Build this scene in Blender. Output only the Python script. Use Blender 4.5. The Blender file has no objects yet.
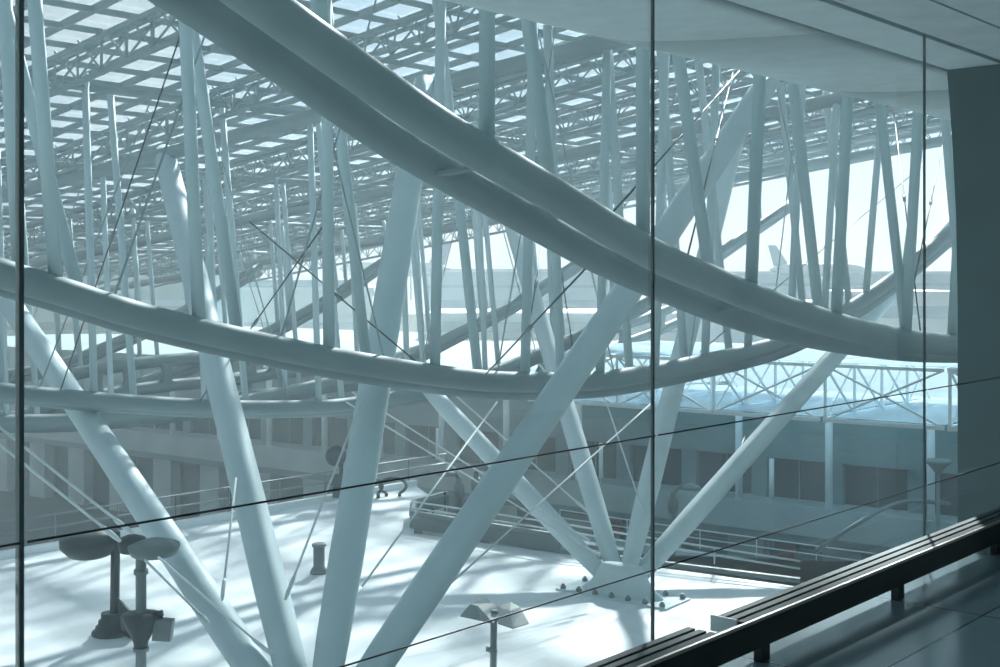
import bpy, bmesh, math, random
from mathutils import Vector, Matrix
random.seed(7)
C = bpy.context.scene.collection
S_, C_ = .6623, .7492          # grid axes: u runs along the glass wall, v away from it
F = 1250.0

def W(u, v, z=0.0):
    return Vector((S_*u - C_*v, C_*u + S_*v, z))
def UV(p):
    return (S_*p[0] + C_*p[1], -C_*p[0] + S_*p[1])
def G(px, py, v):              # point of the vertical plane v = const
    a = (px-500)/F; Y = v/(S_ - C_*a)
    return Vector((a*Y, Y, (275-py)/F*Y))
def R(px, py, Y):
    return Vector(((px-500)/F*Y, Y, (275-py)/F*Y))
def D(px, py, z=-10.0):        # point of a level surface
    Y = z*F/(275-py)
    return Vector(((px-500)/F*Y, Y, z))

# ---------------------------------------------------------------- materials
def mat(name, col, rough=.5, metal=0, noise=0.06, scale=3.0, bump=0.0, spec=.5, bscale=40):
    m = bpy.data.materials.new(name); m.use_nodes = True
    nt = m.node_tree; b = nt.nodes['Principled BSDF']
    tc = nt.nodes.new('ShaderNodeTexCoord')
    n = nt.nodes.new('ShaderNodeTexNoise'); n.inputs['Scale'].default_value = scale; n.inputs['Detail'].default_value = 5
    nt.links.new(tc.outputs['Object'], n.inputs['Vector'])
    mr = nt.nodes.new('ShaderNodeMapRange'); mr.inputs['From Min'].default_value = .3; mr.inputs['From Max'].default_value = .7
    mr.inputs['To Min'].default_value = 1-noise; mr.inputs['To Max'].default_value = 1+noise
    nt.links.new(n.outputs['Fac'], mr.inputs['Value'])
    mx = nt.nodes.new('ShaderNodeVectorMath'); mx.operation = 'SCALE'; mx.inputs[0].default_value = col
    nt.links.new(mr.outputs['Result'], mx.inputs['Scale'])
    nt.links.new(mx.outputs['Vector'], b.inputs['Base Color'])
    b.inputs['Roughness'].default_value = rough; b.inputs['Metallic'].default_value = metal
    b.inputs['Specular IOR Level'].default_value = spec
    if bump:
        n2 = nt.nodes.new('ShaderNodeTexNoise'); n2.inputs['Scale'].default_value = bscale
        nt.links.new(tc.outputs['Object'], n2.inputs['Vector'])
        bp = nt.nodes.new('ShaderNodeBump'); bp.inputs['Strength'].default_value = bump; bp.inputs['Distance'].default_value = .02
        nt.links.new(n2.outputs['Fac'], bp.inputs['Height']); nt.links.new(bp.outputs['Normal'], b.inputs['Normal'])
    return m
def pane_mat(name, tint, refl=.08, milky=0.0, milk=(.8, .9, 1)):
    m = bpy.data.materials.new(name); m.use_nodes = True; nt = m.node_tree
    nt.nodes.remove(nt.nodes['Principled BSDF']); out = nt.nodes['Material Output']
    t = nt.nodes.new('ShaderNodeBsdfTransparent'); t.inputs['Color'].default_value = (*tint, 1)
    g = nt.nodes.new('ShaderNodeBsdfGlossy'); g.inputs['Roughness'].default_value = .03; g.inputs['Color'].default_value = (1, 1, 1, 1)
    lw = nt.nodes.new('ShaderNodeLayerWeight'); lw.inputs['Blend'].default_value = .25
    mu = nt.nodes.new('ShaderNodeMath'); mu.operation = 'MULTIPLY'; mu.inputs[1].default_value = refl*4
    nt.links.new(lw.outputs['Fresnel'], mu.inputs[0])
    mx = nt.nodes.new('ShaderNodeMixShader')
    nt.links.new(mu.outputs[0], mx.inputs['Fac']); nt.links.new(t.outputs[0], mx.inputs[1]); nt.links.new(g.outputs[0], mx.inputs[2])
    last = mx
    if milky:
        d = nt.nodes.new('ShaderNodeBsdfTranslucent'); d.inputs['Color'].default_value = (*milk, 1)
        if milky > .3:
            d1 = d; d2 = nt.nodes.new('ShaderNodeBsdfDiffuse'); d2.inputs['Color'].default_value = (*milk, 1)
            d = nt.nodes.new('ShaderNodeMixShader'); nt.links.new(d1.outputs[0], d.inputs[1]); nt.links.new(d2.outputs[0], d.inputs[2])
        m2 = nt.nodes.new('ShaderNodeMixShader'); m2.inputs['Fac'].default_value = milky
        nt.links.new(mx.outputs[0], m2.inputs[1]); nt.links.new(d.outputs[0], m2.inputs[2]); last = m2
    nt.links.new(last.outputs[0], out.inputs['Surface'])
    return m
STRUT = mat('strut_steel_lit_tone', (.48, .59, .615), .6, noise=.04, scale=1.2, spec=.3)  # truss steel paint, lightened for sun and deck bounce on struts and posts
STRUT2 = mat('strut_steel_brighter_lit_tone', (.60, .70, .72), .6, noise=.04, scale=1.2, spec=.3)  # same strut paint, lightened further for deck light on the farther column
STEEL = mat('pale_painted_steel', (.185, .25, .262), .6, spec=.3, noise=.05, scale=1.2)
STEEL2 = mat('roof_painted_steel', (.27, .335, .35), .65, spec=.3, noise=.05, scale=1.5)
WHITE = mat('white_painted_metal', (.78, .84, .85), .45)
CABLE = mat('bright_steel_rope', (.62, .68, .69), .7, metal=0)
DARKROD = mat('dark_steel_rod', (.05, .06, .062), .4, metal=.3)
DARK = mat('dark_green_grey_metal', (.035, .05, .052), .5, spec=.3)
GREYM = mat('mid_grey_metal', (.16, .2, .2), .5)
LAMPG = mat('weathered_lamp_metal', (.27, .33, .33), .55)
CONC = mat('concrete', (.33, .40, .405), .8, noise=.12, scale=.6, bump=.15)
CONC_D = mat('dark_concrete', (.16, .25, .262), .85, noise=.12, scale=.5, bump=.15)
PYL = mat('smooth_grey_pylon', (.15, .21, .215), .7, noise=.05, scale=2)
SOFF = mat('soffit_board', (.74, .84, .85), .75, noise=.06, scale=5, bump=.1, bscale=160)
GROOVE = mat('shadow_gap', (.04, .055, .055), .9)
GLASSD = mat('dark_window_glass', (.018, .05, .06), .45, spec=.2)
TEALW = mat('teal_glazed_cladding', (.10, .23, .25), .35, noise=.1, scale=.8)
RED = mat('brick_red_panel', (.42, .08, .07), .7)
ORANGE = mat('orange_red_paint', (.8, .12, .06), .6)
PALEB = mat('pale_blue_cladding', (.28, .43, .52), .6, noise=.06, scale=.1)
PALEW = mat('white_cladding', (.55, .62, .66), .6, noise=.05, scale=.1)
BLUEW = mat('blue_window_band', (.14, .28, .37), .3, noise=.15, scale=.3)
BLUE = mat('blue_tail_paint', (.03, .11, .28), .5)
RAILM = mat('ribbed_dark_aluminium', (.075, .10, .105), .6, metal=0, spec=.25)
RAILE = mat('worn_brass_edge', (.55, .50, .45), .35, metal=.8)
ROOFTOP = mat('pale_gravel_roof', (.22, .32, .37), 1.0, spec=.05, noise=.1, scale=.4)
ROAD = mat('road_asphalt', (.05, .065, .07), 1.0, spec=.05, noise=.15, scale=.3)
GLASS = pane_mat('clear_wall_glass', (.93, .975, .975), .035)
RGLASS = pane_mat('roof_glass', (.91, .935, .955), .05, milky=.012, milk=(.80, .90, 1))
BGLASS = pane_mat('canopy_glass', (.8, .92, .98), .06, milky=.4, milk=(.80, .93, 1))

def deck_mat():
    m = mat('white_membrane_deck', (.80, .84, .86), .42, noise=.04, scale=.5, spec=.5)
    nt = m.node_tree; b = nt.nodes['Principled BSDF']; tc = nt.nodes['Texture Coordinate']
    mp = nt.nodes.new('ShaderNodeMapping'); mp.inputs['Rotation'].default_value = (0, 0, -math.atan2(C_, S_))
    nt.links.new(tc.outputs['Object'], mp.inputs['Vector'])
    n = nt.nodes.new('ShaderNodeTexNoise'); n.inputs['Scale'].default_value = .35; n.inputs['Detail'].default_value = 6
    nt.links.new(mp.outputs[0], n.inputs['Vector'])
    r = nt.nodes.new('ShaderNodeMapRange'); r.inputs['From Min'].default_value = .3; r.inputs['From Max'].default_value = .7
    r.inputs['To Min'].default_value = .32; r.inputs['To Max'].default_value = .55
    nt.links.new(n.outputs['Fac'], r.inputs['Value']); nt.links.new(r.outputs[0], b.inputs['Roughness'])
    return m
DECK = deck_mat()
def floor_mat():
    m = mat('polished_floor_tile', (.17, .22, .24), .28, noise=.08, scale=2)
    nt = m.node_tree; b = nt.nodes['Principled BSDF']; tc = nt.nodes['Texture Coordinate']
    mp = nt.nodes.new('ShaderNodeMapping'); mp.inputs['Rotation'].default_value = (0, 0, -math.atan2(C_, S_))
    mp.inputs['Location'].default_value = (.3, .1, 0)
    nt.links.new(tc.outputs['Object'], mp.inputs['Vector'])
    br = nt.nodes.new('ShaderNodeTexBrick'); br.offset = 0; br.inputs['Scale'].default_value = 1
    br.inputs['Brick Width'].default_value = 1.3; br.inputs['Row Height'].default_value = .65
    br.inputs['Mortar Size'].default_value = .006
    br.inputs['Color1'].default_value = (.24, .33, .37, 1); br.inputs['Color2'].default_value = (.20, .28, .31, 1)
    br.inputs['Mortar'].default_value = (.04, .05, .05, 1)
    nt.links.new(mp.outputs[0], br.inputs['Vector']); nt.links.new(br.outputs['Color'], b.inputs['Base Color'])
    return m
FLOOR = floor_mat()
FLOOR.node_tree.nodes['Principled BSDF'].inputs['Roughness'].default_value = .14
FLOOR.node_tree.nodes['Principled BSDF'].inputs['Specular IOR Level'].default_value = .9

# ---------------------------------------------------------------- mesh builder
class MB:
    def __init__(s): s.v = []; s.f = []; s.sm = []
    def add(s, vs, fs, smooth=False):
        o = len(s.v); s.v += [Vector(p) for p in vs]
        s.f += [tuple(i+o for i in f) for f in fs]; s.sm += [smooth]*len(fs); return s
    def tube(s, pts, r, seg=12, cap=True):
        pts = [Vector(p) for p in pts]; n = len(pts)
        rs = r if isinstance(r, (list, tuple)) else [r]*n
        tg = []
        for i in range(n):
            a = pts[max(i-1, 0)]; b = pts[min(i+1, n-1)]; tg.append((b-a).normalized())
        up = Vector((0, 0, 1)) if abs(tg[0].z) < .9 else Vector((1, 0, 0))
        side = tg[0].cross(up).normalized(); vs = []
        for i in range(n):
            side = (side - tg[i]*side.dot(tg[i])).normalized(); w = tg[i].cross(side)
            for k in range(seg):
                t = 2*math.pi*k/seg
                vs.append(pts[i] + (side*math.cos(t) + w*math.sin(t))*rs[i])
        fs = [(i*seg+k, i*seg+(k+1) % seg, (i+1)*seg+(k+1) % seg, (i+1)*seg+k) for i in range(n-1) for k in range(seg)]
        s.add(vs, fs, seg > 6)
        if cap:
            o = len(s.v)-n*seg
            s.f += [tuple(o+k for k in reversed(range(seg))), tuple(o+(n-1)*seg+k for k in range(seg))]; s.sm += [False]*2
        return s
    def bar(s, a, b, w, h):                      # rectangular bar from a to b, h along world z (or x when upright)
        a, b = Vector(a), Vector(b); t = (b-a).normalized()
        up = Vector((0, 0, 1)) if abs(t.z) < .95 else W(1, 0)
        sd = t.cross(up).normalized(); up = sd.cross(t)
        vs = [p + sd*x*w/2 + up*y*h/2 for p in (a, b) for x, y in ((-1, -1), (1, -1), (1, 1), (-1, 1))]
        return s.add(vs, [(3, 2, 1, 0), (4, 5, 6, 7), (0, 1, 5, 4), (1, 2, 6, 5), (2, 3, 7, 6), (3, 0, 4, 7)])
    def ubox(s, u0, u1, v0, v1, z0, z1):
        vs = [W(u, v, z) for z in (z0, z1) for u, v in ((u0, v0), (u0, v1), (u1, v1), (u1, v0))]
        return s.add(vs, [(0, 1, 2, 3), (7, 6, 5, 4), (0, 4, 5, 1), (1, 5, 6, 2), (2, 6, 7, 3), (3, 7, 4, 0)])
    def obox(s, o, ax, ay, z0, z1):              # box on two ground vectors
        o = Vector(o); ax = Vector(ax); ay = Vector(ay)
        vs = [Vector((p.x, p.y, z)) for z in (z0, z1) for p in (o, o+ax, o+ax+ay, o+ay)]
        return s.add(vs, [(3, 2, 1, 0), (4, 5, 6, 7), (0, 1, 5, 4), (1, 2, 6, 5), (2, 3, 7, 6), (3, 0, 4, 7)])
    def prism(s, poly, z0, z1):
        n = len(poly)
        vs = [Vector((p[0], p[1], z)) for z in (z0, z1) for p in poly]
        return s.add(vs, [tuple(reversed(range(n))), tuple(range(n, 2*n))] + [(i, (i+1) % n, n+(i+1) % n, n+i) for i in range(n)])
    def slab(s, poly, off):                      # planar polygon thickened by an offset vector
        poly = [Vector(p) for p in poly]; off = Vector(off); n = len(poly)
        return s.add(poly+[p+off for p in poly], [tuple(reversed(range(n))), tuple(range(n, 2*n))] + [(i, (i+1) % n, n+(i+1) % n, n+i) for i in range(n)])
    def lathe(s, base, prof, axis=(0, 0, 1), seg=20):
        base = Vector(base); ax = Vector(axis).normalized()
        a = ax.orthogonal().normalized(); b = ax.cross(a); vs = []
        for r, h in prof:
            for k in range(seg):
                t = 2*math.pi*k/seg; vs.append(base + ax*h + (a*math.cos(t)+b*math.sin(t))*r)
        n = len(prof)
        fs = [(i*seg+k, i*seg+(k+1) % seg, (i+1)*seg+(k+1) % seg, (i+1)*seg+k) for i in range(n-1) for k in range(seg)]
        s.add(vs, fs, True); o = len(s.v)-n*seg
        s.f += [tuple(o+k for k in reversed(range(seg))), tuple(o+(n-1)*seg+k for k in range(seg))]; s.sm += [False]*2
        return s

def link(name, mb, m, parent=None, bevel=0):
    me = bpy.data.meshes.new(name)
    if parent is not None:
        org = parent['_o'] if '_o' in parent else [0, 0, 0]; org = Vector(org)
    else:
        xs = [v.x for v in mb.v]; ys = [v.y for v in mb.v]; zs = [v.z for v in mb.v]
        org = Vector(((min(xs)+max(xs))/2, (min(ys)+max(ys))/2, min(zs)))
    me.from_pydata([v-org for v in mb.v], [], mb.f)
    for p, sm in zip(me.polygons, mb.sm): p.use_smooth = sm
    bm = bmesh.new(); bm.from_mesh(me); bmesh.ops.recalc_face_normals(bm, faces=bm.faces); bm.to_mesh(me); bm.free()
    me.materials.append(m)
    o = bpy.data.objects.new(name, me); C.objects.link(o)
    if parent is not None: o.parent = parent; o['_o'] = list(org)
    else: o.location = org; o['_o'] = list(org)
    if bevel:
        b = o.modifiers.new('bevel', 'BEVEL'); b.width = bevel; b.segments = 2; b.limit_method = 'ANGLE'
    return o
def tag(o, label, cat, group=None, kind=None):
    o['label'] = label; o['category'] = cat
    if group: o['group'] = group
    if kind: o['kind'] = kind
    return o
def thing(name, label, cat, loc, group=None):
    o = bpy.data.objects.new(name, None); C.objects.link(o); o.location = loc; o['_o'] = list(loc); o.empty_display_size = .3
    return tag(o, label, cat, group)
def struct(name, mb, m, label=None, bevel=0):
    o = link(name, mb, m, None, bevel); o['kind'] = 'structure'
    if label: o['label'] = label
    return o
def smooth(pts, n=6):                            # Catmull-Rom
    pts = [Vector(p) for p in pts]; q = [pts[0]*2-pts[1]]+pts+[pts[-1]*2-pts[-2]]; out = []
    for i in range(1, len(q)-2):
        for k in range(n):
            t = k/n; a, b, c, d = q[i-1], q[i], q[i+1], q[i+2]
            out.append(.5*((2*b)+(c-a)*t+(2*a-5*b+4*c-d)*t*t+(3*b-3*c+d-a)*t**3))
    return out+[pts[-1]]

# ================================================================ THE GALLERY
ZF, ZC = -1.6, 1.34
GV = 2.85
struct('floor', MB().ubox(-7, 22, -3.6, 2.98, ZF-.3, ZF), FLOOR, 'polished grey tiled gallery floor')
# ceiling boards with shadow gaps, and a dark backing
cb = MB()
for v0, v1 in ((-3.6, -1.9), (-1.885, -.45), (-.435, 1.0), (1.015, 2.45), (2.47, 2.825), (2.875, 3.21)):
    cb.ubox(-7, 22 if v1 < 2.9 else 8.05, v0, v1, ZC, ZC+.05)
struct('ceiling', cb, SOFF, 'grey ceiling boards with dark shadow gaps')
struct('trim_1', MB().ubox(-7, 22, -3.6, 3.24, ZC+.055, ZC+.25), GROOVE)
# curved soffit lip outside the glass, one shell per bay
prof = [(3.235, ZC), (3.6, ZC-.004), (3.95, ZC), (4.25, ZC+.02), (4.5, ZC+.08), (4.72, ZC+.19), (4.9, ZC+.36), (5.0, ZC+.6), (5.02, ZC+.9)]
def lipu(u, v): return u - .45*min(v-3.22, 1.4)
for i in range(8):
    ua, ub = 6.4+2.66*(i-4)+.016, 6.4+2.66*(i-3)-.016
    m = MB(); P = smooth([Vector((v, z, 0)) for v, z in prof], 3); n = len(P)
    vs = [W(lipu(ua, p.x), p.x, p.y) for p in P]+[W(lipu(ub, p.x), p.x, p.y) for p in P]
    vs += [v+Vector((0, 0, .05)) for v in vs]
    fs = [(k, k+1, n+k+1, n+k) for k in range(n-1)]+[(2*n+k, 3*n+k, 3*n+k+1, 2*n+k+1) for k in range(n-1)]
    fs += [(k, 2*n+k, 2*n+k+1, k+1) for k in range(n-1)]+[(n+k, n+k+1, 3*n+k+1, 3*n+k) for k in range(n-1)]
    fs += [(0, n, 3*n, 2*n), (n-1, 3*n-1, 4*n-1, 2*n-1)]
    m.add(vs, fs, True)
    o = struct('trim_%d' % (i+2), m, SOFF)
m = MB(); vs = []
for u in (-6, 15.0): vs += [W(lipu(u, p.x), p.x, p.y+.06) for p in P]
vs += [v+Vector((0, 0, .12)) for v in vs]
m.add(vs, [(k, k+1, n+k+1, n+k) for k in range(n-1)]+[(2*n+k, 3*n+k, 3*n+k+1, 2*n+k+1) for k in range(n-1)]+[(0, n, 3*n, 2*n), (n-1, 3*n-1, 4*n-1, 2*n-1)])
struct('trim_10', m, GROOVE)
struct('wall_back', MB().ubox(-7, 22, -3.9, -3.6, ZF-.3, ZC+.2), SOFF)
struct('trim_20', MB().ubox(-40, 60, -4, 3.1, ZC+.26, 16), CONC_D, 'unseen storeys of the concourse above the gallery, added to block sky light')  # unseen mass, added to keep sky light from behind off the trusses
struct('trim_21', MB().ubox(-40, 60, -4, 2.9, -18.5, ZF-.31), CONC_D, 'unseen storeys of the concourse below the gallery, added to block sky light')  # lower part of the added sky-blocking mass, out of view
struct('wall_left', MB().ubox(-7.3, -7, -3.9, 3.2, ZF-.3, ZC+.2), SOFF)
# leaning pylon at the end of the glass
pv = [(8.05, 2.9, 1.34), (8.05, 3.22, 1.34)]
prf = [(3.22, ZC+.3), (3.22, ZC), (3.19, .95), (3.16, .4), (3.15, -.2), (3.15, -1.2), (3.155, -6), (3.3, -18.4)]
m = MB(); k = len(prf)
vs = [W(8.05, v, z) for v, z in prf]+[W(8.05, 2.15, prf[-1][1]), W(8.05, 2.15, ZC+.3)]
vs += [p+W(1.7, 0) for p in vs]; n = k+2
m.add(vs, [tuple(range(n)), tuple(reversed(range(n, 2*n)))]+[(i, (i+1) % n, n+(i+1) % n, n+i) for i in range(n)])
struct('wall_right', m, PYL, 'dark grey concrete pylon closing the glass wall')
# glass bays
us = [1.484+2.66*i for i in range(-3, 3)]+[8.045]
for i in range(len(us)-1):
    w = struct('window_%d' % (i+1), MB().ubox(us[i]+.008, us[i+1]-.008, GV-.006, GV+.006, ZF, ZC), GLASS, 'clear full-height glass bay of the gallery')
    for h in (.168, .308):
        z = -h*GV/C_
        r = link('window_rail', MB().tube([W(us[i]+.01, GV-.02, z), W(us[i+1]-.01, GV-.02, z)], .0032, 8), DARKROD, w); r['label'] = 'thin dark horizontal cable'
for i, u in enumerate(us[:-1]):
    if i: struct('trim_%d' % (10+i), MB().bar(W(u, GV, ZF), W(u, GV, ZC), .020 if i <= 3 else .011, .012), GREYM)
# low ribbed rail in front of the glass
zt = -1.406
rl = thing('sill_rail', 'long dark ribbed metal rail on short legs along the foot of the glass', 'rail', W(3, 2.62, ZF))
link('front_beam', MB().ubox(1.5, 16, 2.595, 2.64, zt-.125, zt-.012), DARK, rl, .003)
link('edge_strip', MB().ubox(1.5, 16, 2.590, 2.603, zt-.012, zt+.002), RAILE, rl)
def uAt(px, v):
    p = G(px, 275, v); return UV(p)[0]
uA, uB = uAt(694, 2.72), uAt(721, 2.72)
for ua, ub in ((1.5, uA), (uB, 16)):
    t = MB().ubox(ua, ub, 2.605, 2.76, zt-.03, zt-.012)
    for j in range(3): t.ubox(ua, ub, 2.61+j*.052, 2.646+j*.052, zt-.012, zt-.001)
    link('ribbed_tray', t, RAILM, rl, .002)
link('end_cap', MB().ubox(uB-.012, uB+.001, 2.64, 2.765, zt-.06, zt+.006), WHITE, rl, .003)['label'] = 'pale end cap of the tray'
link('cross_link', MB().ubox(uA+.05, uA+.12, 2.64, 2.76, zt-.10, zt-.07), DARK, rl)
for k in range(-3, 8):
    u = uAt(763, 2.617)+k*1.33
    if u < 1.6: continue
    link('leg', MB().ubox(u-.03, u+.03, 2.60, 2.645, ZF, zt-.125), DARK, rl, .003)

# ================================================================ THE DECK AND GROUND
Z0 = -10.0
pA = D(412, 533); pB = D(800, 587); pBx = pB+(pB-pA)*.9
c1 = W(*[UV(D(430, 488))[0], 42.3]); 
poly = [W(-25, 6), W(-25, 42.3), Vector((c1.x, c1.y, 0)), Vector((D(447, 507).x, D(447, 507).y, 0)), Vector((D(414, 517).x, D(414, 517).y, 0)), Vector((pA.x, pA.y, 0)), Vector((pBx.x, pBx.y, 0)), W(52, 6)]
struct('terrace_deck', MB().prism(poly, Z0-.5, Z0), DECK, 'white sunlit terrace deck below the gallery')
struct('ground', MB().prism([W(-160, -40), W(-160, 420), W(420, 420), W(420, -40)], -19.3, -18.5), ROAD, 'dark road level under the building')
struct('terrace_upstand', MB().bar(W(-25, 42.35, Z0+.12), Vector((c1.x, c1.y, Z0+.12)), .25, .3), DECK)

# raised curb of the light well beyond the deck
q = [D(447, 507), D(414, 516), D(412, 528), D(560, 553), D(800, 583)]
cr = thing('curb_wall', 'low dark kerb with ledge around the sunken light well behind the big strut', 'kerb', D(412, 528))
link('ledge', MB().tube([p+Vector((0, 0, .55)) for p in q[:4]], .16, 6).bar(q[0]+Vector((0, 0, .3)), q[1]+Vector((0, 0, .3)), .2, .5), GREYM, cr)
kb = MB()
for a, b, h in zip(q[1:], q[2:], (.5, .5, .16)): kb.bar(a+Vector((0, 0, h/2)), b+Vector((0, 0, h/2)), .18, h)
link('kerb', kb, GREYM, cr)
link('inner_ledge', MB().bar(D(470, 521)+Vector((0, 0, -.2)), D(640, 548)+Vector((0, 0, -.2)), .5, .15).bar(D(480, 512)+Vector((0, 0, -.9)), D(700, 546)+Vector((0, 0, -.9)), .6, .15), CONC, cr)

def railing(label, pts, h, name='guard_rail', n=2, sp=1.8, m=WHITE, grp=None):
    t = thing(name, label, 'railing', pts[0], grp)
    for k in range(n):
        zz = Vector((0, 0, h*(1-k*.45)))
        link('rail', MB().tube([p+zz for p in pts], .035, 8), m, t)
    for a, b in zip(pts, pts[1:]):
        L = (b-a).length; c = max(1, int(L/sp))
        for j in range(c):
            p = a.lerp(b, j/c); link('post', MB().tube([p, p+Vector((0, 0, h))], .03, 6), m, t)
    return t
up = Vector((0, 0, .5))
railing('thin pale two-bar railing on the dark kerb beside the big strut', [q[2]+up, q[3]+up, q[4]+Vector((0, 0, .16))], .55, sp=2.6, m=CABLE)
railing('pale two-bar railing along the far left edge of the white deck', [W(8, 42.4, Z0+.27), W(44, 42.4, Z0+.27)], 1.0, sp=2.4, m=GREYM)

# ================================================================ FAR BUILDING (facade line rotated a little off the grid)
Q0 = Vector((17.57, 64.6, 0)); M_ = Vector((-1.39, 1, 0)); Mu = M_.normalized(); N_ = Vector((-1, -1.39, 0)).normalized()  # N_ points to the camera side
def Fp(s, z, out=0.0): 
    p = Q0+M_*s+N_*out; p.z = z; return p
def Fs(px):
    a = (px-500)/F; return (17.57-64.6*a)/(a+1.39)
fb = thing('station_building', 'long grey concrete building with a parapet walk and window bays beyond the white deck', 'building', Fp(3, -18.5))
def fbox(s0, s1, z0, z1, o0, o1): return MB().obox(Fp(s0, 0, o0), M_*(s1-s0), N_*(o1-o0), z0, z1)
SL, SR = 52, -12
link('roof_slab', fbox(SR, 13, -6.35, -6.1, -40, .6), ROOFTOP, fb)
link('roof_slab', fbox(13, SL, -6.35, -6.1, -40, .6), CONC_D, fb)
link('glazed_band', fbox(SR, SL, -8.35, -6.35, -.6, -.2), TEALW, fb)
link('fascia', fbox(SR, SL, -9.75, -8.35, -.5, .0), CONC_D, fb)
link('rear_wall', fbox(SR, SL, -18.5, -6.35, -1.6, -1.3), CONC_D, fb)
link('gallery_slab', fbox(SR, SL, -12.2, -11.95, -1.3, 1.2), CONC, fb)
link('parapet', fbox(SR, SL, -13.4, -11.9, 1.2, 1.5), CONC, fb)
s = SR
k = 0
while s < SL-3:
    if -7 < s < 40:
        w = link('window', fbox(s+.15, s+2.1, -11.95, -9.75, -.9, -.75), GLASSD, fb)
        link('window_frame', MB().bar(Fp(s+.15, -9.8, -.7), Fp(s+2.1, -9.8, -.7), .06, .08).bar(Fp(s+1.1, -11.95, -.7), Fp(s+1.1, -9.8, -.7), .06, .06), GREYM, w)
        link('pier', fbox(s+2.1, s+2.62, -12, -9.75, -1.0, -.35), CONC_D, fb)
    s += 2.47; k += 1
s = SR; k = 0
while s < SL-3:
    if -8 < s:
        link('pillar', fbox(s+1.9, s+3.1, -18.5, -13.4, -.2, .7), CONC, fb)
        if s < 12:
            link('shop_window', fbox(s+.2, s+1.6, -15.9, -14.6, -.9, -.8), BLUEW, fb)
            if k % 2 == 0: link('door_panel', fbox(s+1.2, s+1.85, -15.6, -13.9, -.75, -.6), RED, fb)['label'] = 'brick red panel'
        else:
            link('shop_window', fbox(s-.05, s+1.95, -18.4, -13.5, -.5, -.4), GLASSD, fb)
    s += 3.1; k += 1
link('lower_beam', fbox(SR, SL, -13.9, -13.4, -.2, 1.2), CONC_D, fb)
# slender white columns on the parapet
for k, s in enumerate([-5.9, -2.9, .1, 3.0, 5.9, 8.9, 11.9, 14.8, 17.8, 20.7, 23.8, 26.8, 29.8]):
    link('column', MB().tube([Fp(s, -11.9, 1.1), Fp(s, -6.35, 1.1)], .2, 12), WHITE, fb)
    link('column_head', MB().lathe(Fp(s, -6.75, 1.1), [(.2, 0), (.42, .3), (.42, .4)], seg=14), WHITE, fb)
for px, y0, y1 in ((613, 444, 474), (782, 452, 491), (451, 437, 462)):
    s_ = Fs(px); p = Fp(s_, -11.9, 1.35)
    link('downpipe', MB().tube([p, p+Vector((0, 0, .3)), p+Vector((0, 0, .31)), p+Vector((0, 0, 2.3))], [.05, .05, .13, .13], 10), WHITE, fb)
railing('pale railing on the lower walkway in front of the red panels', [D(560, 527, -14.6), D(700, 549, -14.6), D(880, 575, -14.6)], 1.0, sp=3.2)
link('walkway', MB().slab([D(540, 527, -14.6), D(700, 551, -14.6), D(920, 583, -14.6), D(980, 640, -14.6), D(760, 610, -14.6), D(540, 575, -14.6)], (0, 0, -.35)), CONC, fb)

tag(link('curved_handrail', MB().tube(smooth([R(815, 552, 56), R(850, 528, 56), R(885, 508, 57), R(912, 501, 58), R(950, 504, 59)], 5), .10, 8), GREYM), 'dark curved handrail rising to the pylon above the sill rail', 'handrail')
# glazed canopies between columns, each a lattice box running toward the hall
for i, s in enumerate([-5.9, -2.9, .1, 3.0, 5.9]):
    b0 = Fp(s, -6.1, 1.1); dv = -W(1, 0); L = 11
    ct = thing('glass_canopy', ['rightmost pale lattice canopy bay behind the pylon edge', 'pale lattice canopy bay right of the last thin glass joint',
        'pale lattice canopy bay under the meeting tubes at right', 'pale lattice canopy bay left of the slanting right strut', 'pale lattice canopy bay behind the steep white strut'][i], 'canopy', b0, 'lattice canopies')
    f = MB()
    for zz in (0, 2.3): f.bar(b0+Vector((0, 0, zz)), b0+dv*L+Vector((0, 0, zz)), .22, .2)
    link('side_beam', f, WHITE, ct)
    wbm = MB()
    for j in range(4):
        a = b0+dv*(L*j/4); b = b0+dv*(L*(j+1)/4)
        wbm.tube([a, b+Vector((0, 0, 2.3))], .06, 6).tube([a+Vector((0, 0, 2.3)), b], .04, 6).tube([b, b+Vector((0, 0, 2.3))], .07, 6)
    link('lattice', wbm, WHITE, ct)
    e = MB(); sd = -Mu*4.9
    for j in (0, 3, 6): e.bar(b0+dv*(L*j/6), b0+dv*(L*j/6)+sd, .14, .16).bar(b0+dv*(L*j/6)+Vector((0, 0, 2.3)), b0+dv*(L*j/6)+sd+Vector((0, 0, 2.3)), .12, .14)
    e.tube([b0+dv*L, b0+dv*L+sd+Vector((0, 0, 2.3))], .05, 6).tube([b0+dv*L+Vector((0, 0, 2.3)), b0+dv*L+sd], .05, 6)
    link('cross_beam', e, WHITE, ct)
    link('glass_pane', MB().slab([b0+Vector((0, 0, 2.42)), b0+dv*L+Vector((0, 0, 2.42)), b0+dv*L+sd+Vector((0, 0, 2.42)), b0+sd+Vector((0, 0, 2.42))], (0, 0, .03)), BGLASS, ct)
    link('floor_pane', MB().slab([b0+Vector((0, 0, .12)), b0+dv*L+Vector((0, 0, .12)), b0+dv*L+sd+Vector((0, 0, .12)), b0+sd+Vector((0, 0, .12))], (0, 0, .03)), BGLASS, ct)

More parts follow.
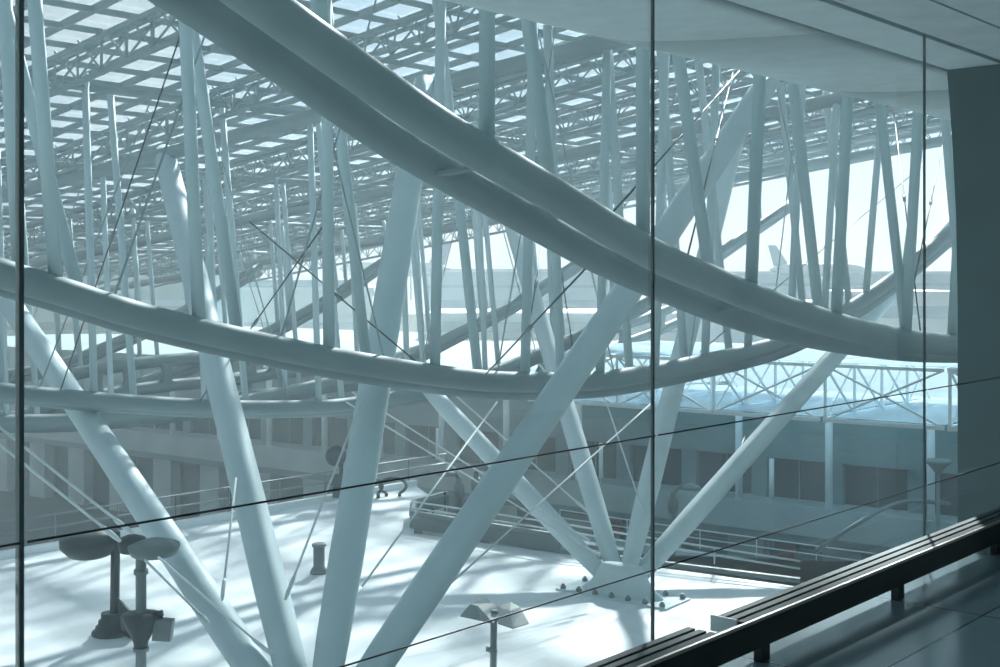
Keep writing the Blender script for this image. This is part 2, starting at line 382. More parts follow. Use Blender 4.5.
# ================================================================ DISTANT BUILDINGS
def block(label, px0, px1, ytop, ybot, Y, depth, m, bands, name='terminal_building', sky=False):
    a = R(px0, ybot, Y); b = R(px1, ybot, Y); zt_ = (275-ytop)/F*Y; zb = (275-ybot)/F*Y
    t = thing(name, label, 'building', (a+b)/2)
    link('wall', MB().obox(a, b-a, (0, depth, 0), min(zb, -18.5), zt_), m, t)
    for y0, y1, mm in bands:
        link('window_band', MB().obox(a+Vector((.5, -.25, 0)), (b-a)-Vector((1, 0, 0)), (0, .2, 0), (275-y1)/F*Y, (275-y0)/F*Y), mm, t)
    link('roof_edge', MB().obox(a+Vector((-.3, -.5, 0)), (b-a)+Vector((.6, 0, 0)), (0, depth+1, 0), zt_, zt_+.5), PALEW, t)
    return t
block('long pale blue terminal on the skyline right of the centre', 425, 640, 272, 330, 210, 30, PALEB, [(285, 288, BLUEW), (300, 308, BLUEW)])
block('low pale blue terminal on the skyline at far right', 680, 980, 274, 340, 230, 30, PALEB, [(283, 286, BLUEW), (300, 305, PALEW)])
block('long shaded teal hall beyond the far left end of the curved trusses', -80, 207, 272, 420, 140, 20, TEALW, [(300, 306, PALEB), (322, 330, GLASSD)])
block('white hall with dark blue windows under the left end of the roof', 205, 372, 291, 350, 170, 25, PALEW, [(280, 290, BLUEW), (322, 326, PALEB)])
block('low white building with blue band below the skyline at right', 845, 965, 296, 330, 130, 12, PALEW, [(306, 318, BLUEW)])
block('long white low shed with blue band at the centre', 430, 700, 318, 345, 120, 14, PALEW, [(322, 332, BLUEW)])
block('pale blue shed right of the shed at centre, below the skyline', 700, 830, 306, 345, 140, 14, PALEB, [(316, 324, PALEW)])
def airliner(label, p, dirx, sc, m1, m2):
    t = thing('airliner', label, 'aeroplane', p, 'airliners')
    d = Vector((dirx, 0, 0))
    link('fuselage', MB().lathe(p+Vector((0, 0, 1*sc)), [(.05*sc, -9*sc), (.9*sc, -7*sc), (1.9*sc, -3*sc), (1.9*sc, 14*sc), (1.4*sc, 17*sc), (.2*sc, 19*sc)], d, 16), PALEW, t)
    a = p+d*(-7.5*sc)+Vector((0, 0, 2*sc))
    link('tail_fin', MB().slab([a, a+d*4.5*sc, a+d*.6*sc+Vector((0, 0, 6*sc)), a-d*1.6*sc+Vector((0, 0, 6*sc))], (0, .4*sc, 0)), m1, t)
    c = p+d*(-7*sc)+Vector((0, 0, 1.6*sc))
    link('tailplane', MB().slab([c+Vector((0, -4*sc, 0)), c+Vector((0, 4*sc, 0)), c+d*2.6*sc], (0, 0, .25*sc)), PALEW, t)
airliner('airliner tail in blue and white seen above the terminal between two posts', R(415, 276, 195)+Vector((0, 0, .5)), -1, .62, BLUE, BLUE)
airliner('pale airliner tail on the skyline between the right-hand posts', R(800, 276, 215)+Vector((0, 0, .5)), 1, .6, PALEB, PALEW)
t = thing('flag', 'small orange-red flag on a pole against the pale skyline', 'flag', R(411, 290, 160))
link('pole', MB().tube([R(411, 300, 160), R(411, 250, 160)], .1, 8), PALEW, t)
link('cloth', MB().slab([R(411, 252, 160), R(418, 254, 160), R(417, 260, 160), R(411, 262, 160)], (0, .05, 0)), ORANGE, t)

# ================================================================ GLASS ROOF OF THE HALL
def RZ(v): return 10.4-.126*v
U0, U1, V0, V1 = -18.77, 60.5, 5.4, 82.0
rf = thing('glass_roof', 'vast sloping glass roof on a grid of grey bars above the hall', 'roof', W(33, 45, RZ(45)))
gb = MB(); nU = 51; nV = 49
for i in range(nU+1):
    u = U0+1.555*i
    if u <= U1+.3: gb.bar(W(u, V0, RZ(V0)), W(u, V1, RZ(V1)), .13, .18)
link('long_bars', gb, STEEL2, rf)
gb = MB()
for j in range(nV+1):
    v = V0+1.56*j
    gb.bar(W(U0, v, RZ(v)-.02), W(U1, v, RZ(v)-.02), .12, .15)
link('cross_bars', gb, STEEL2, rf)
m = MB(); m.slab([W(U0, V0, RZ(V0)+.12), W(U1, V0, RZ(V0)+.12), W(U1, V1, RZ(V1)+.12), W(U0, V1, RZ(V1)+.12)], (0, 0, .02))
link('glass_panes', m, RGLASS, rf)
link('edge_gutter', MB().bar(W(U1, V0, RZ(V0)), W(U1, V1, RZ(V1)), .5, .45), STEEL2, rf)
# lattice girders under the roof
names = ['nearest lattice girder crossing the top left corner of the roof', 'lattice girder above the first big roof tube', 'lattice girder between the two big roof tubes',
         'lattice girder above the second big roof tube', 'first lattice girder beyond the second big roof tube', 'second lattice girder beyond the second big roof tube', 'farthest lattice girder at the open end of the roof']
for i in range(7):
    u = [18.4, 24.6, 33.0, 38.8, 47.2, 53.2, 60.0][i]
    z = lambda v: RZ(v)-.15
    g = thing('lattice_girder', names[i], 'girder', W(u, V0, z(V0)), 'roof lattice girders')
    link('top_chord', MB().tube([W(u-.35, V0, z(V0)), W(u-.35, V1, z(V1))], .075, 8).tube([W(u+.35, V0, z(V0)), W(u+.35, V1, z(V1))], .075, 8), STEEL2, g)
    link('bottom_chord', MB().tube([W(u, V0, z(V0)-.82), W(u, V1, z(V1)-.82)], .09, 8), STEEL2, g)
    wb = MB(); v = V0
    while v < V1-1.9:
        for s in (-.35, .35):
            wb.tube([W(u+s, v, z(v)), W(u, v+.62, z(v)-.82)], .034, 6, False).tube([W(u, v+.62, z(v)-.82), W(u+s, v+1.24, z(v))], .034, 6, False)
        v += 1.24
    link('web_bars', wb, STEEL2, g)
    nb = MB(); v = V0+.62
    while v < V1-2:
        nb.lathe(W(u, v, z(v)-.90), [(.06, 0), (.12, .04), (.12, .13), (.06, .17)], seg=8); v += 1.24
    link('node_collars', nb, STEEL2, g)['kind'] = 'stuff'
def tube_thing(name, label, cat, pts, r, m=STEEL, seg=20, grp=None):
    o = link(name, MB().tube(pts, r, seg), m); return tag(o, label, cat, grp)
for i, (u, lab) in enumerate(((26.4, 'thick roof tube passing the heads of the two nearest upright struts'), (41.2, 'thick roof tube crossing the top centre behind the posts'), (56, 'faint thick roof tube near the open end of the roof'))):
    z = lambda v: RZ(v)-1.22
    ut = lambda v: u+.9-(v-27)*.15
    tube_thing('roof_tube', lab, 'tube', [W(ut(9.5), 9.5, z(9.5)), W(ut(V1), V1, z(V1))], .25, STEEL2, grp='roof tubes')

# ================================================================ CURVED TRUSSES
def curve(pts, v): return smooth([G(x, y, v) for x, y in pts], 6)
def zat(pl, u):
    for a, b in zip(pl, pl[1:]):
        ua, ub = UV(a)[0], UV(b)[0]
        if ua <= u <= ub: return a.z+(b.z-a.z)*(u-ua)/(ub-ua)
    return None
def truss(label, A, B, r, us_, lean, pr, vA, vB, ties, seams=True):
    o = thing('curved_truss', label, 'truss', A[len(A)//2], 'curved trusses of the hall')
    link('lower_tube', MB().tube(A, r, 28), STEEL, o); link('upper_tube', MB().tube(B, r, 28), STEEL, o)
    vm = (vA+vB)/2
    tp = lambda u, v: W(u, v, RZ(v)-.55)
    link('top_chord', MB().tube([tp(UV(A[0])[0], vm), tp(min(59, UV(A[-1])[0]), vm)], .11, 12), STEEL2, o)
    prev = None
    def up_to_roof(px0, px1, y1, v, pl):
        u = UV(G(px0, 275, v))[0]; z = zat(pl, u)
        if z is None: return
        a = W(u, v, z+r*.5); b = G(px1, y1, v)
        k_ = (RZ(v)-.6-a.z)/(b.z-a.z)
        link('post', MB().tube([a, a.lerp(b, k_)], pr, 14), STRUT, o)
    if isinstance(lean, list):
        for px0, px1, y1, w_ in lean: up_to_roof(px0, px1, y1, vB if w_ else vA, B if w_ else A)
    else:
        for u in us_:
            z = zat(B, u)
            if z is not None and RZ(vm)-.55-z > .8:
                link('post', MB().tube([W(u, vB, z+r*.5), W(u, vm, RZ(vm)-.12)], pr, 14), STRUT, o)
            u2 = u+2.0; z = zat(A, u2)
            if z is not None and RZ(vA)-.55-z > .8:
                h = RZ(vA)-.55-z
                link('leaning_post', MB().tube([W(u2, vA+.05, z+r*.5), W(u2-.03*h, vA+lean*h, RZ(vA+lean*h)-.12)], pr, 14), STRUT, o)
    for u, w_ in (ties or []):
        z = zat(B, u)
        if z is not None: link('tie_rod', MB().tube([W(u, vB, z+r), W(u+w_, vm, RZ(vm)-.55)], .022, 6), STEEL2, o)
    # saddle plates joining the two tubes
    u = us_[0]
    for u in us_[::2]:
        za, zb = zat(A, u), zat(B, u)
        if za is None or zb is None: continue
        a = W(u, vA, za); b = W(u, vB, zb)
        link('saddle_plate', MB().bar(a-W(.5, 0, 0), b+W(.5, 0, 0)-W(1, 0, 0), .25, .06), STEEL, o)
    return o
cA = [(60, -85), (130, -38), (200, 8), (300, 76), (405, 149), (524, 217), (602, 260), (686, 297), (749, 320), (820, 338), (900, 350), (960, 353), (1010, 353)]
cB = [(120, -100), (200, -42), (305, 34), (440, 128), (545, 190), (652, 254), (711, 280), (770, 304), (850, 329), (910, 341), (960, 346), (1010, 349)]
u1 = [6.3+4.05*i for i in range(14)]
tA, tB = curve(cA, 13.7), curve(cB, 12.6)
truss('nearest curved truss, its two thick dark tubes sweeping from top left to lower right', tA, tB, .285, u1, [(487, 487, 5, 1), (643, 643, 45, 1), (751, 760, 72, 1), (836, 848, 95, 1), (906, 918, 118, 1), (952, 964, 128, 1),
    (325, 318, -10, 0), (555, 528, 20, 0), (713, 678, 53, 0), (821, 793, 82, 0), (907, 880, 106, 0), (965, 945, 118, 0)], .125, 13.7, 12.6, None)
c2 = [(-60, 258), (0, 277), (63, 296), (140, 320), (245, 345), (350, 366), (475, 384), (560, 386), (620, 382), (700, 367), (780, 347), (840, 318), (897, 280), (950, 236)]
u2 = [11.5+4.2*i for i in range(13)]
truss('second curved truss with paired tubes crossing behind the long near strut', curve([(x, y+4) for x, y in c2], 22.2), curve([(x, y-4) for x, y in c2], 21.3), .27, u2, [(56, 46, 150, 1), (199, 186, 35, 1), (329, 327, 119, 1), (435, 438, 190, 1), (525, 528, 245, 1), (600, 605, 150, 1), (655, 662, 150, 1), (705, 713, 150, 1), (748, 757, 130, 1), (790, 800, 130, 1), (824, 835, 130, 1), (866, 880, 130, 1), (905, 922, 130, 1),
    (80, 28, 98, 0), (20, 6, 20, 0), (238, 196, 52, 0), (367, 340, 126, 0), (479, 459, 200, 0), (561, 556, 252, 0), (630, 615, 150, 0), (685, 668, 150, 0), (730, 708, 150, 0), (806, 785, 130, 0), (850, 830, 130, 0)], .13, 22.2, 21.3,
    [(13, 3.2), (17, 3.4), (20, -2.5), (24, 3), (29, -3), (33, 3), (38, 3), (42, -3)])
c3 = [(-60, 386), (0, 393), (100, 402), (217, 409), (300, 409), (350, 406), (440, 391), (505, 370), (566, 343), (650, 303), (734, 245), (790, 206)]
truss('third curved truss, low bright tube crossing behind the left struts', curve([(x, y+2) for x, y in c3], 34.4), curve([(x, y-2) for x, y in c3], 33.4), .24, [15.4+4.3*i for i in range(11)], .1, .11, 34.4, 33.4, [(18, 4), (27, -3), (33, 4), (40, -3)])
c4 = [(-60, 424), (0, 426), (80, 425), (150, 419), (220, 410), (300, 394), (390, 371), (460, 337), (525, 302), (600, 253)]
truss('fourth curved truss, lowest tube at the left edge rising behind the centre', curve(c4, 45.2), curve([(x, y-5) for x, y in c4], 43.8), .26, [18+4.3*i for i in range(10)], .1, .11, 45.2, 43.8, [(22, 4), (35, -3)])
c5 = [(-60, 425), (0, 424), (60, 412), (120, 395), (190, 370), (266, 338), (330, 303), (400, 256)]
truss('fifth curved truss, faint tubes rising steeply behind the left posts', curve(c5, 56.2), curve([(x, y-6) for x, y in c5], 54.8), .26, [22+4.3*i for i in range(10)], .1, .11, 56.2, 54.8, None)
c6 = [(-60, 385), (40, 375), (110, 350), (180, 318), (260, 272)]
truss('sixth curved truss, faintest tubes at the far left under the roof', curve(c6, 67.2), curve([(x, y-6) for x, y in c6], 65.8), .26, [28+4.3*i for i in range(9)], .1, .11, 67.2, 65.8, None)

# ladder beams with rounded openings between trusses
def ladder(label, pts, v, hgt, nrung):
    A = curve(pts, v); B = [p+Vector((0, 0, hgt)) for p in A]
    o = thing('ladder_beam', label, 'beam', A[0], 'ladder beams')
    link('lower_flange', MB().tube(A, .28, 12), STEEL, o); link('upper_flange', MB().tube(B, .28, 12), STEEL, o)
    for k in range(nrung+1):
        i = min(len(A)-1, round(k*(len(A)-1)/nrung)); a, b = A[i], B[i]
        t = (A[min(i+1, len(A)-1)]-A[max(i-1, 0)]).normalized()
        # rung flared at both ends so the openings have rounded corners
        hh = [0, .1, .22, .5, .78, .9, 1.0]; ww = [1.0, .75, .45, .34, .45, .75, 1.0]
        L = [a.lerp(b, h)-t*w*.5 for h, w in zip(hh, ww)]; Rr = [a.lerp(b, h)+t*w*.5 for h, w in zip(hh, ww)]
        link('rung', MB().slab(L+list(reversed(Rr)), t.cross(Vector((0, 0, 1)))*.25), STEEL, o)
ladder('pale ladder beam with rounded openings low on the left, behind the second truss', [(70, 402), (110, 394), (165, 386), (235, 380), (272, 374)], 48.5, 1.15, 6)
ladder('pale ladder beam with rounded openings left of centre, behind the third truss', [(215, 400), (262, 394), (320, 388), (365, 384), (420, 366)], 50.5, .95, 6)
ladder('pale ladder beam rising right of centre below the near double tube', [(540, 372), (600, 352), (660, 330), (700, 312), (735, 296)], 41, 1.0, 6)

# ================================================================ BRANCHING STRUTS
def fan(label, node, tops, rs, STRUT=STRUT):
    o = thing('branching_column', label, 'column', Vector((node.x, node.y, Z0)), 'branching columns on the deck')
    for (tx, ty, tv), r in zip(tops, rs):
        p1 = G(tx, ty, tv); d = (p1-node).normalized(); a = node+d*.7
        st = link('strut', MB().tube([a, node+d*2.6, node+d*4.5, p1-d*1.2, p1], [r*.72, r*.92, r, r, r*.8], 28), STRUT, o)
    # faired cast base spreading into a bolted shoe
    ax = Vector((-.62, -.0, 0)); ax = (D(577, 603)-D(655, 618)); ax.z = 0; ax.normalize(); w = Vector((-ax.y, ax.x, 0))
    b = MB(); c0 = Vector((node.x, node.y, Z0))
    rows = [(0, 1.5, .5), (.1, 1.45, .46), (.28, 1.2, .40), (.5, 1.0, .38), (.75, .85, .36), (.95, .7, .3)]
    vs = []; sg = 24
    for h, la, lb in rows:
        for k in range(sg):
            t = 2*math.pi*k/sg
            vs.append(c0+ax*la*math.cos(t)+w*lb*math.sin(t)+Vector((0, 0, h)))
    n_ = len(rows)
    b.add(vs, [(i*sg+k, i*sg+(k+1) % sg, (i+1)*sg+(k+1) % sg, (i+1)*sg+k) for i in range(n_-1) for k in range(sg)]+[tuple(reversed(range(sg))), tuple((n_-1)*sg+k for k in range(sg))], True)
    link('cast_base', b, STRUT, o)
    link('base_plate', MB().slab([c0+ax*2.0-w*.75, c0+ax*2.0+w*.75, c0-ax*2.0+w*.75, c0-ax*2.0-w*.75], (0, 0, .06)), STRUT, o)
    for k in range(7):
        for s in (-1, 1):
            link('bolt', MB().lathe(c0+ax*(-1.8+.6*k)+w*s*.62+Vector((0, 0, .05)), [(.09, 0), (.09, .1), (.05, .1), (.05, .16)], seg=8), GREYM, o)
    return o
n1 = G(313, 760, 20); n2 = G(622, 598, 23)
n1.z = n2.z = Z0
fan('near branching column, its four thick struts spreading up from below the left of the frame', n1,
    [(-62, 196, 56), (164, 152, 39), (425, 82, 27), (772, 76, 20.6)], [.4, .40, .40, .40])
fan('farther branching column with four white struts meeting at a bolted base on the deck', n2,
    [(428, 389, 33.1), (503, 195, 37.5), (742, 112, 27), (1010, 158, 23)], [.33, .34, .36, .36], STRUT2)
n3 = W(46.6, 26, -10)
for tx, ty, tv, lab in ((1050, 330, 27, ''),): pass

# ================================================================ CABLES
cab = [
 ('upper of the two pale parallel cables at the left edge', (-8, 421, 19), (132, 533, 19.8)),
 ('lower of the two pale parallel cables at the left edge', (-8, 438, 19), (120, 541, 19.6)),
 ('pale cable ending low on the leftmost strut, in front of the deck', (145, 560, 20.2), (208, 622, 22.2)),
 ('pale cable running from the lamp discs down to the second strut', (158, 557, 22.2), (272, 655, 20.4)),
 ('near-vertical thin cable left of the second strut', (236, 478, 24), (222, 600, 22)),
 ('thin cable slanting from the dark disc down to the second strut', (362, 400, 21), (285, 600, 21.2)),
 ('thin cable rising from the upright strut at centre left', (497, 402, 26), (352, 600, 21)),
 ('long thin cable crossing the big diagonal strut down to the left', (655, 400, 24), (432, 600, 20.5)),
 ('upper of the paired cables running right down to the farther base', (352, 392, 29), (590, 541, 23.6)),
 ('lower of the paired cables running right down to the farther base', (346, 402, 29), (600, 556, 23.4)),
 ('thin cable crossing between the two left struts of the farther column', (455, 395, 27), (588, 512, 23.6)),
 ('thin cable descending from the low tube to the steep white strut', (604, 396, 25), (643, 512, 23.3)),
 ('short thin cable hanging beside the slanting right strut', (745, 436, 26), (720, 500, 23.2)),
]
for lab, a, b in cab:
    t = thing('bracing_cable', lab, 'cable', G(*b), 'bracing cables')
    A, B = G(*a), G(*b); d = (B-A).normalized()
    link('rope', MB().tube([A, B], .026, 8), CABLE, t)
    link('end_socket', MB().lathe(B-d*.55, [(.03, 0), (.045, .1), (.045, .4), (.03, .55)], d, 10), CABLE, t)
rods = [
 ('dark rod with turnbuckle between the near tubes and the second truss, at centre', (588, 266, 14), (486, 374, 21)),
 ('dark rod crossing in front of the posts at upper right', (742, 68, 17), (604, 222, 13)),
 ('dark rod slanting down left across the left posts', (326, 222, 24), (199, 402, 33.3)),
 ('dark rod slanting down right across the left posts', (250, 222, 26), (426, 370, 21.7)),
 ('dark rod falling right beside the vertical glass joint at far right', (893, 105, 20), (921, 336, 13)),
 ('thin rod falling left behind the posts at upper right', (733, 72, 22), (688, 254, 13.4)),
 ('thin dark rod crossing behind the posts left of centre', (182, 30, 23), (60, 392, 33.4)),
 ('rod falling to the right between the third pair of near posts', (549, 205, 26), (520, 380, 21.7)),
 ('thin rod rising to the right behind the rightmost near posts', (915, 172, 24), (700, 352, 22)),
 ('thin rod in front of the far pale strut right of centre', (548, 185, 26), (578, 382, 21.9)),
 ('thin rod near the pylon rising to the soffit', (948, 120, 20), (903, 336, 13.2)),
]
for lab, a, b in rods:
    t = thing('tension_rod', lab, 'rod', G(*b), 'tension rods between trusses')
    A, B = G(*a), G(*b); d = (B-A).normalized()
    link('rod', MB().tube([A, B], .02, 8), DARKROD, t)
    link('turnbuckle', MB().lathe(A.lerp(B, .5), [(.02, -.25), (.05, -.2), (.05, .2), (.02, .25)], d, 8), GREYM, t)

# ================================================================ LAMPS AND FITTINGS ON THE DECK
b0 = D(111, 634); top = Vector((b0.x+.13, b0.y, -7.45))
t = thing('mast_lamp', 'dark slim mast on a stepped base with a wide dark disc', 'lamp', b0)
link('stepped_base', MB().lathe(b0, [(.52, 0), (.52, .1), (.42, .1), (.42, .24), (.34, .24), (.34, .4), (.27, .4), (.27, .6)], seg=14), DARK, t)
link('pole', MB().tube([b0+Vector((.1, 0, .5)), top+Vector((0, 0, .3))], .13, 12), DARK, t)
link('disc_shade', MB().lathe(top+Vector((-.75, .1, .05)), [(.15, -.42), (.62, -.38), (.82, -.15), (.82, .05), (.2, .22)], (0, -.12, 1), 24), DARK, t)
link('brace', MB().slab([b0+Vector((.15, 0, 1.0)), b0+Vector((.95, -.5, .5)), b0+Vector((.75, -.5, -.02)), b0+Vector((.1, 0, .1))], (0, .12, 0)), DARK, t)
Y2 = 30.0
b1 = Vector(((141-500)/F*Y2, Y2, Z0)); hd = R(141, 552, Y2)
t = thing('mast_lamp', 'grey bent mast with grey disc and box floodlight on its bracket', 'lamp', b1)
link('pole', MB().tube([b1, R(141, 632, Y2), R(141, 560, Y2), R(143, 551, Y2), R(149, 546, Y2)], .13, 12), GREYM, t)
link('disc_shade', MB().lathe(R(154, 546, Y2), [(.1, -.2), (.56, -.16), (.62, 0), (.3, .12)], (0, -.12, 1), 24), GREYM, t)
link('inner_shade', MB().lathe(R(132, 543, Y2+.4), [(.1, -.22), (.3, -.2), (.34, .1), (.1, .2)], (0, -.1, 1), 18), DARK, t)
link('collar', MB().lathe(R(141, 651, Y2), [(.19, 0), (.19, .09)], seg=12).lathe(R(141, 574, Y2), [(.17, 0), (.17, .12)], seg=12), GREYM, t)
link('funnel_bracket', MB().lathe(R(141, 648, Y2), [(.16, 0), (.18, .15), (.44, .72), (.44, .82), (.2, .86)], seg=16), DARK, t)
link('arm', MB().bar(R(124, 622, Y2+.6), R(141, 622, Y2), .2, .35).bar(R(140, 617, Y2), R(163, 613, Y2), .1, .13).bar(R(161, 613, Y2), R(161, 620, Y2), .06, .06), DARK, t)
c = R(163, 628, Y2)
link('floodlight_box', MB().slab([c+Vector((-.24, -.15, -.27)), c+Vector((.2, -.15, -.3)), c+Vector((.26, -.15, .2)), c+Vector((-.18, -.15, .24))], (0, .3, 0)), GREYM, t, .02)
# twin-hood lamp at bottom centre
Y3 = 30.5
b2 = Vector(((493-500)/F*Y3, Y3, Z0))
t = thing('twin_hood_lamp', 'grey lamp with two folded hoods on one post on white deck', 'lamp', b2)
link('post', MB().tube([b2, R(494, 612, Y3)], .085, 12), LAMPG, t)
link('post_clip', MB().lathe(R(489, 651, Y3), [(.08, 0), (.08, .12)], seg=10).lathe(R(493, 652, Y3), [(.11, 0), (.11, .1)], seg=12), LAMPG, t)
link('foot_plate', MB().lathe(b2, [(.25, 0), (.25, .05)], seg=12), LAMPG, t)
def hood(pts_front, back, name, m):     # faceted hood: ridge and skirt
    v = [Vector(p) for p in pts_front]
    return v
def facets(name, P, faces, m):
    mb = MB(); mb.add(P, faces); o = link(name, mb, m, t)
    s = o.modifiers.new('thick', 'SOLIDIFY'); s.thickness = .03; return o
a = [R(460, 616, Y3-.3), R(470, 604, Y3), R(487, 597, Y3+.3), R(503, 607, Y3+.3), R(500, 612, Y3-.1), R(486, 621, Y3-.7), R(478, 612, Y3-.5)]
facets('hood', [R(460, 616, Y3), R(470, 604, Y3+.2), R(487, 597, Y3+.5), R(491, 603, Y3+.3), R(503, 609, Y3+.2), R(493, 623, Y3-.5), R(480, 620, Y3-.4), R(478, 606, Y3)],
       [(0, 1, 7, 6), (1, 2, 3, 7), (7, 3, 5, 6), (3, 4, 5)], LAMPG)
facets('hood', [R(497, 606, Y3+.2), R(511, 602, Y3+.4), R(520, 607, Y3+.3), R(529, 623, Y3-.2), R(513, 628, Y3-.5), R(498, 623, Y3-.4), R(510, 611, Y3)],
       [(0, 1, 6), (1, 2, 6), (2, 3, 4, 6), (6, 4, 5, 0)], LAMPG)
link('lamp_body', MB().lathe(R(494, 616, Y3), [(.12, -.12), (.16, 0), (.1, .15)], seg=12), GREYM, t)
# vent pipe
b3 = D(319, 573)
t = thing('vent_pipe', 'short dark vent pipe with a flared foot on the white deck left of centre', 'pipe', b3)
link('pipe', MB().lathe(b3+Vector((0, 0, .1)), [(.21, 0), (.19, .15), (.19, .82)], seg=20), GREYM, t)
link('foot', MB().lathe(b3, [(.30, 0), (.30, .06), (.22, .2)], seg=20), GREYM, t)
link('cap', MB().lathe(b3+Vector((0, 0, .9)), [(.24, 0), (.24, .08), (.2, .1)], seg=20), GREYM, t)
# dark discs and rings near the far deck corner
pY = 55
c = R(336, 456, pY)
t = thing('disc_lamp', 'dark round disc lamp on a post left of the upright strut', 'lamp', R(340, 495, pY))
link('post', MB().tube([Vector((c.x+.2, pY+.2, Z0)), c+Vector((.2, .2, 0))], .09, 10), DARK, t)
link('disc', MB().lathe(c, [(.2, -.2), (.44, -.12), (.46, .08), (.2, .2)], (-.2, -1, .3), 24), DARK, t)
link('bracket', MB().bar(R(331, 480, pY), R(347, 480, pY), .2, .5).bar(R(333, 492, pY), R(345, 492, pY), .3, .5), DARK, t)
def ring(name, label, px, py, rr, Y, ry=1.0, foot=498):
    c = R(px, py, Y); t = thing(name, label, 'bracket', R(px, foot, Y), 'curved brackets at the deck corner')
    pts = [c+Vector((math.cos(a_)*rr*1.15, 0, math.sin(a_)*rr*ry)) for a_ in [math.radians(-60+300*k/18) for k in range(19)]]
    link('hoop', MB().tube(pts, .07, 8), DARK, t)
    link('leg', MB().tube([pts[0], Vector((pts[0].x, Y, Z0))], .08, 8), DARK, t); link('leg', MB().tube([pts[-1], Vector((pts[-1].x, Y, Z0))], .08, 8), DARK, t)
ring('hoop_bracket', 'small dark hoop just right of the upright strut at the deck corner', 374, 486, .33, 56, 1.0)
ring('hoop_bracket', 'wide flat dark hoop at the back corner of the white deck', 393, 486, .52, 56.5, .7)
# street lamp beyond the deck
def street(label, px, ytop, ybase, Y, arm):
    t = thing('street_lamp', label, 'lamp', R(px, ybase, Y), 'street lamps beyond the deck')
    link('pole', MB().tube([R(px, ybase, Y), R(px, ytop, Y)], .13, 10), GREYM, t)
    link('arm', MB().tube([R(px, ytop+2, Y), R(px+arm*.4, ytop-6, Y), R(px+arm, ytop-6, Y)], .08, 8), GREYM, t)
    link('lamp_head', MB().lathe(R(px+arm, ytop-4, Y), [(.15, -.1), (.5, -.05), (.35, .12), (.1, .2)], seg=16), GREYM, t)
    link('collar', MB().lathe(R(px, ytop+12, Y), [(.2, -.4), (.25, -.1), (.2, .3)], seg=12), GREYM, t)
street('grey street lamp with a short arm between the right-hand struts', 673, 492, 590, 56, 18)
street('dark street lamp with a flat head behind the big diagonal strut', 459, 478, 520, 57, -12)
street('dark short lamp post right beside the one behind the big diagonal strut', 476, 472, 512, 59, 8)
c = R(938, 466, 58)
t = thing('bowl_lamp', 'dark bowl-shaped lamp on the rightmost white column', 'lamp', c)
link('bowl', MB().lathe(c, [(.12, -.35), (.35, -.05), (.62, .2), (.62, .28), (.1, .3)], seg=20), GREYM, t)
link('stem', MB().tube([Vector((c.x, c.y, -18.5)), c], .1, 8), GREYM, t)
for i, (px, py) in enumerate(((319, 507), (412, 513))): pass
for px, py, lab in ((433, 521, 'short thin dark stake standing on the white deck behind the vent pipe'), (445, 503, 'thin dark stake with a knob by the kerb corner')):
    p = D(px, py+8)
    t = thing('stake', lab, 'stake', p); link('rod', MB().tube([p, p+Vector((0, 0, .75))], .03, 8), DARK, t)
    link('knob', MB().lathe(p+Vector((0, 0, .7)), [(.05, 0), (.08, .06), (.03, .14)], seg=8), DARK, t)

# ================================================================ HAZE, SUN, SKY
hz = MB().ubox(-60, 92, 6, 125, -18.45, 13)
vm = bpy.data.materials.new('sunlit_haze'); vm.use_nodes = True; nt = vm.node_tree
nt.nodes.remove(nt.nodes['Principled BSDF'])
vs_ = nt.nodes.new('ShaderNodeVolumeScatter'); vs_.inputs['Color'].default_value = (.80, .93, .97, 1)
vs_.inputs['Density'].default_value = .0025; vs_.inputs['Anisotropy'].default_value = .5
nt.links.new(vs_.outputs[0], nt.nodes['Material Output'].inputs['Volume'])
struct('haze', hz, vm, 'bright haze filling the hall and the air beyond')['kind'] = 'stuff'

sun = bpy.data.lights.new('sun', 'SUN'); sun.energy = 11; sun.angle = math.radians(2.2); sun.color = (1, .975, .94)
so = bpy.data.objects.new('sun', sun); C.objects.link(so)
sd = Vector((.25, 1, .655)).normalized(); so.rotation_euler = sd.to_track_quat('Z', 'Y').to_euler(); so.location = (0, 0, 60)

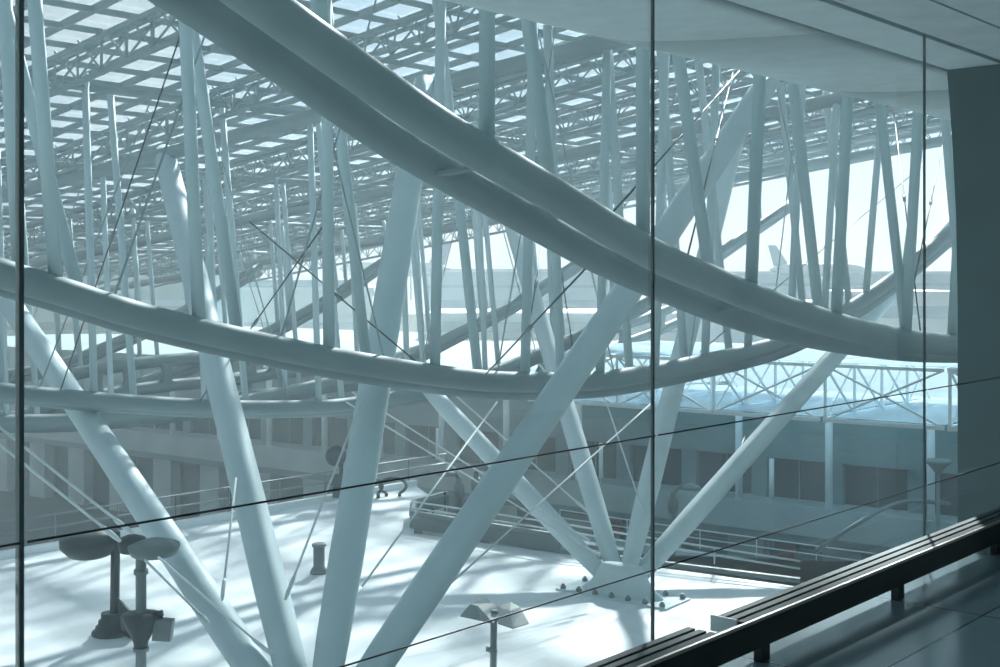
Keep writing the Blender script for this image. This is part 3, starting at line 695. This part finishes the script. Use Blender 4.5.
w = bpy.data.worlds.new('sky'); bpy.context.scene.world = w; w.use_nodes = True; nt = w.node_tree
bg = nt.nodes['Background']; tc = nt.nodes.new('ShaderNodeTexCoord')
sep = nt.nodes.new('ShaderNodeSeparateXYZ'); nt.links.new(tc.outputs['Generated'], sep.inputs[0])
rp = nt.nodes.new('ShaderNodeValToRGB'); e = rp.color_ramp.elements
e[0].position = 0; e[0].color = (.86, .93, .96, 1); e[1].position = .8; e[1].color = (.30, .50, .68, 1)
x = rp.color_ramp.elements.new(.12); x.color = (.66, .81, .96, 1)
nt.links.new(sep.outputs['Z'], rp.inputs['Fac'])
nz = nt.nodes.new('ShaderNodeTexNoise'); nz.inputs['Scale'].default_value = 6; nz.inputs['Detail'].default_value = 6
nt.links.new(tc.outputs['Generated'], nz.inputs['Vector'])
r2 = nt.nodes.new('ShaderNodeMapRange'); r2.inputs['From Min'].default_value = .48; r2.inputs['From Max'].default_value = .66
nt.links.new(nz.outputs['Fac'], r2.inputs['Value'])
mx = nt.nodes.new('ShaderNodeMix'); mx.data_type = 'RGBA'; nt.links.new(r2.outputs[0], mx.inputs['Factor'])
nt.links.new(rp.outputs['Color'], mx.inputs['A']); mx.inputs['B'].default_value = (.92, .95, .97, 1)
nt.links.new(mx.outputs['Result'], bg.inputs['Color'])
dt = nt.nodes.new('ShaderNodeVectorMath'); dt.operation = 'DOT_PRODUCT'; dt.inputs[1].default_value = Vector((.62, .75, .25)).normalized()
nt.links.new(tc.outputs['Generated'], dt.inputs[0])
r3 = nt.nodes.new('ShaderNodeMapRange'); r3.inputs['From Min'].default_value = .4; r3.inputs['From Max'].default_value = 1.0
r3.inputs['To Min'].default_value = .43; r3.inputs['To Max'].default_value = 1.0
nt.links.new(dt.outputs['Value'], r3.inputs['Value']); nt.links.new(r3.outputs[0], bg.inputs['Strength'])

# ================================================================ CAMERA
cam = bpy.data.cameras.new('camera'); co = bpy.data.objects.new('camera', cam); C.objects.link(co)
co.location = (0, 0, 0); co.rotation_euler = (math.pi/2, 0, 0)
cam.sensor_width = 36; cam.lens = 45; cam.shift_y = -.0585; cam.clip_end = 2000; cam.clip_start = .05
sc = bpy.context.scene; sc.camera = co
for o in bpy.data.objects:
    if '_o' in o: del o['_o']
vs = sc.view_settings; vs.view_transform = 'Standard'; vs.look = 'None'; vs.gamma = 1; vs.use_curve_mapping = False; vs.exposure = 0.42
sc.cycles.max_bounces = 8; sc.cycles.transparent_max_bounces = 24; sc.cycles.diffuse_bounces = 4; sc.cycles.volume_bounces = 1
sc.cycles.use_denoising = True
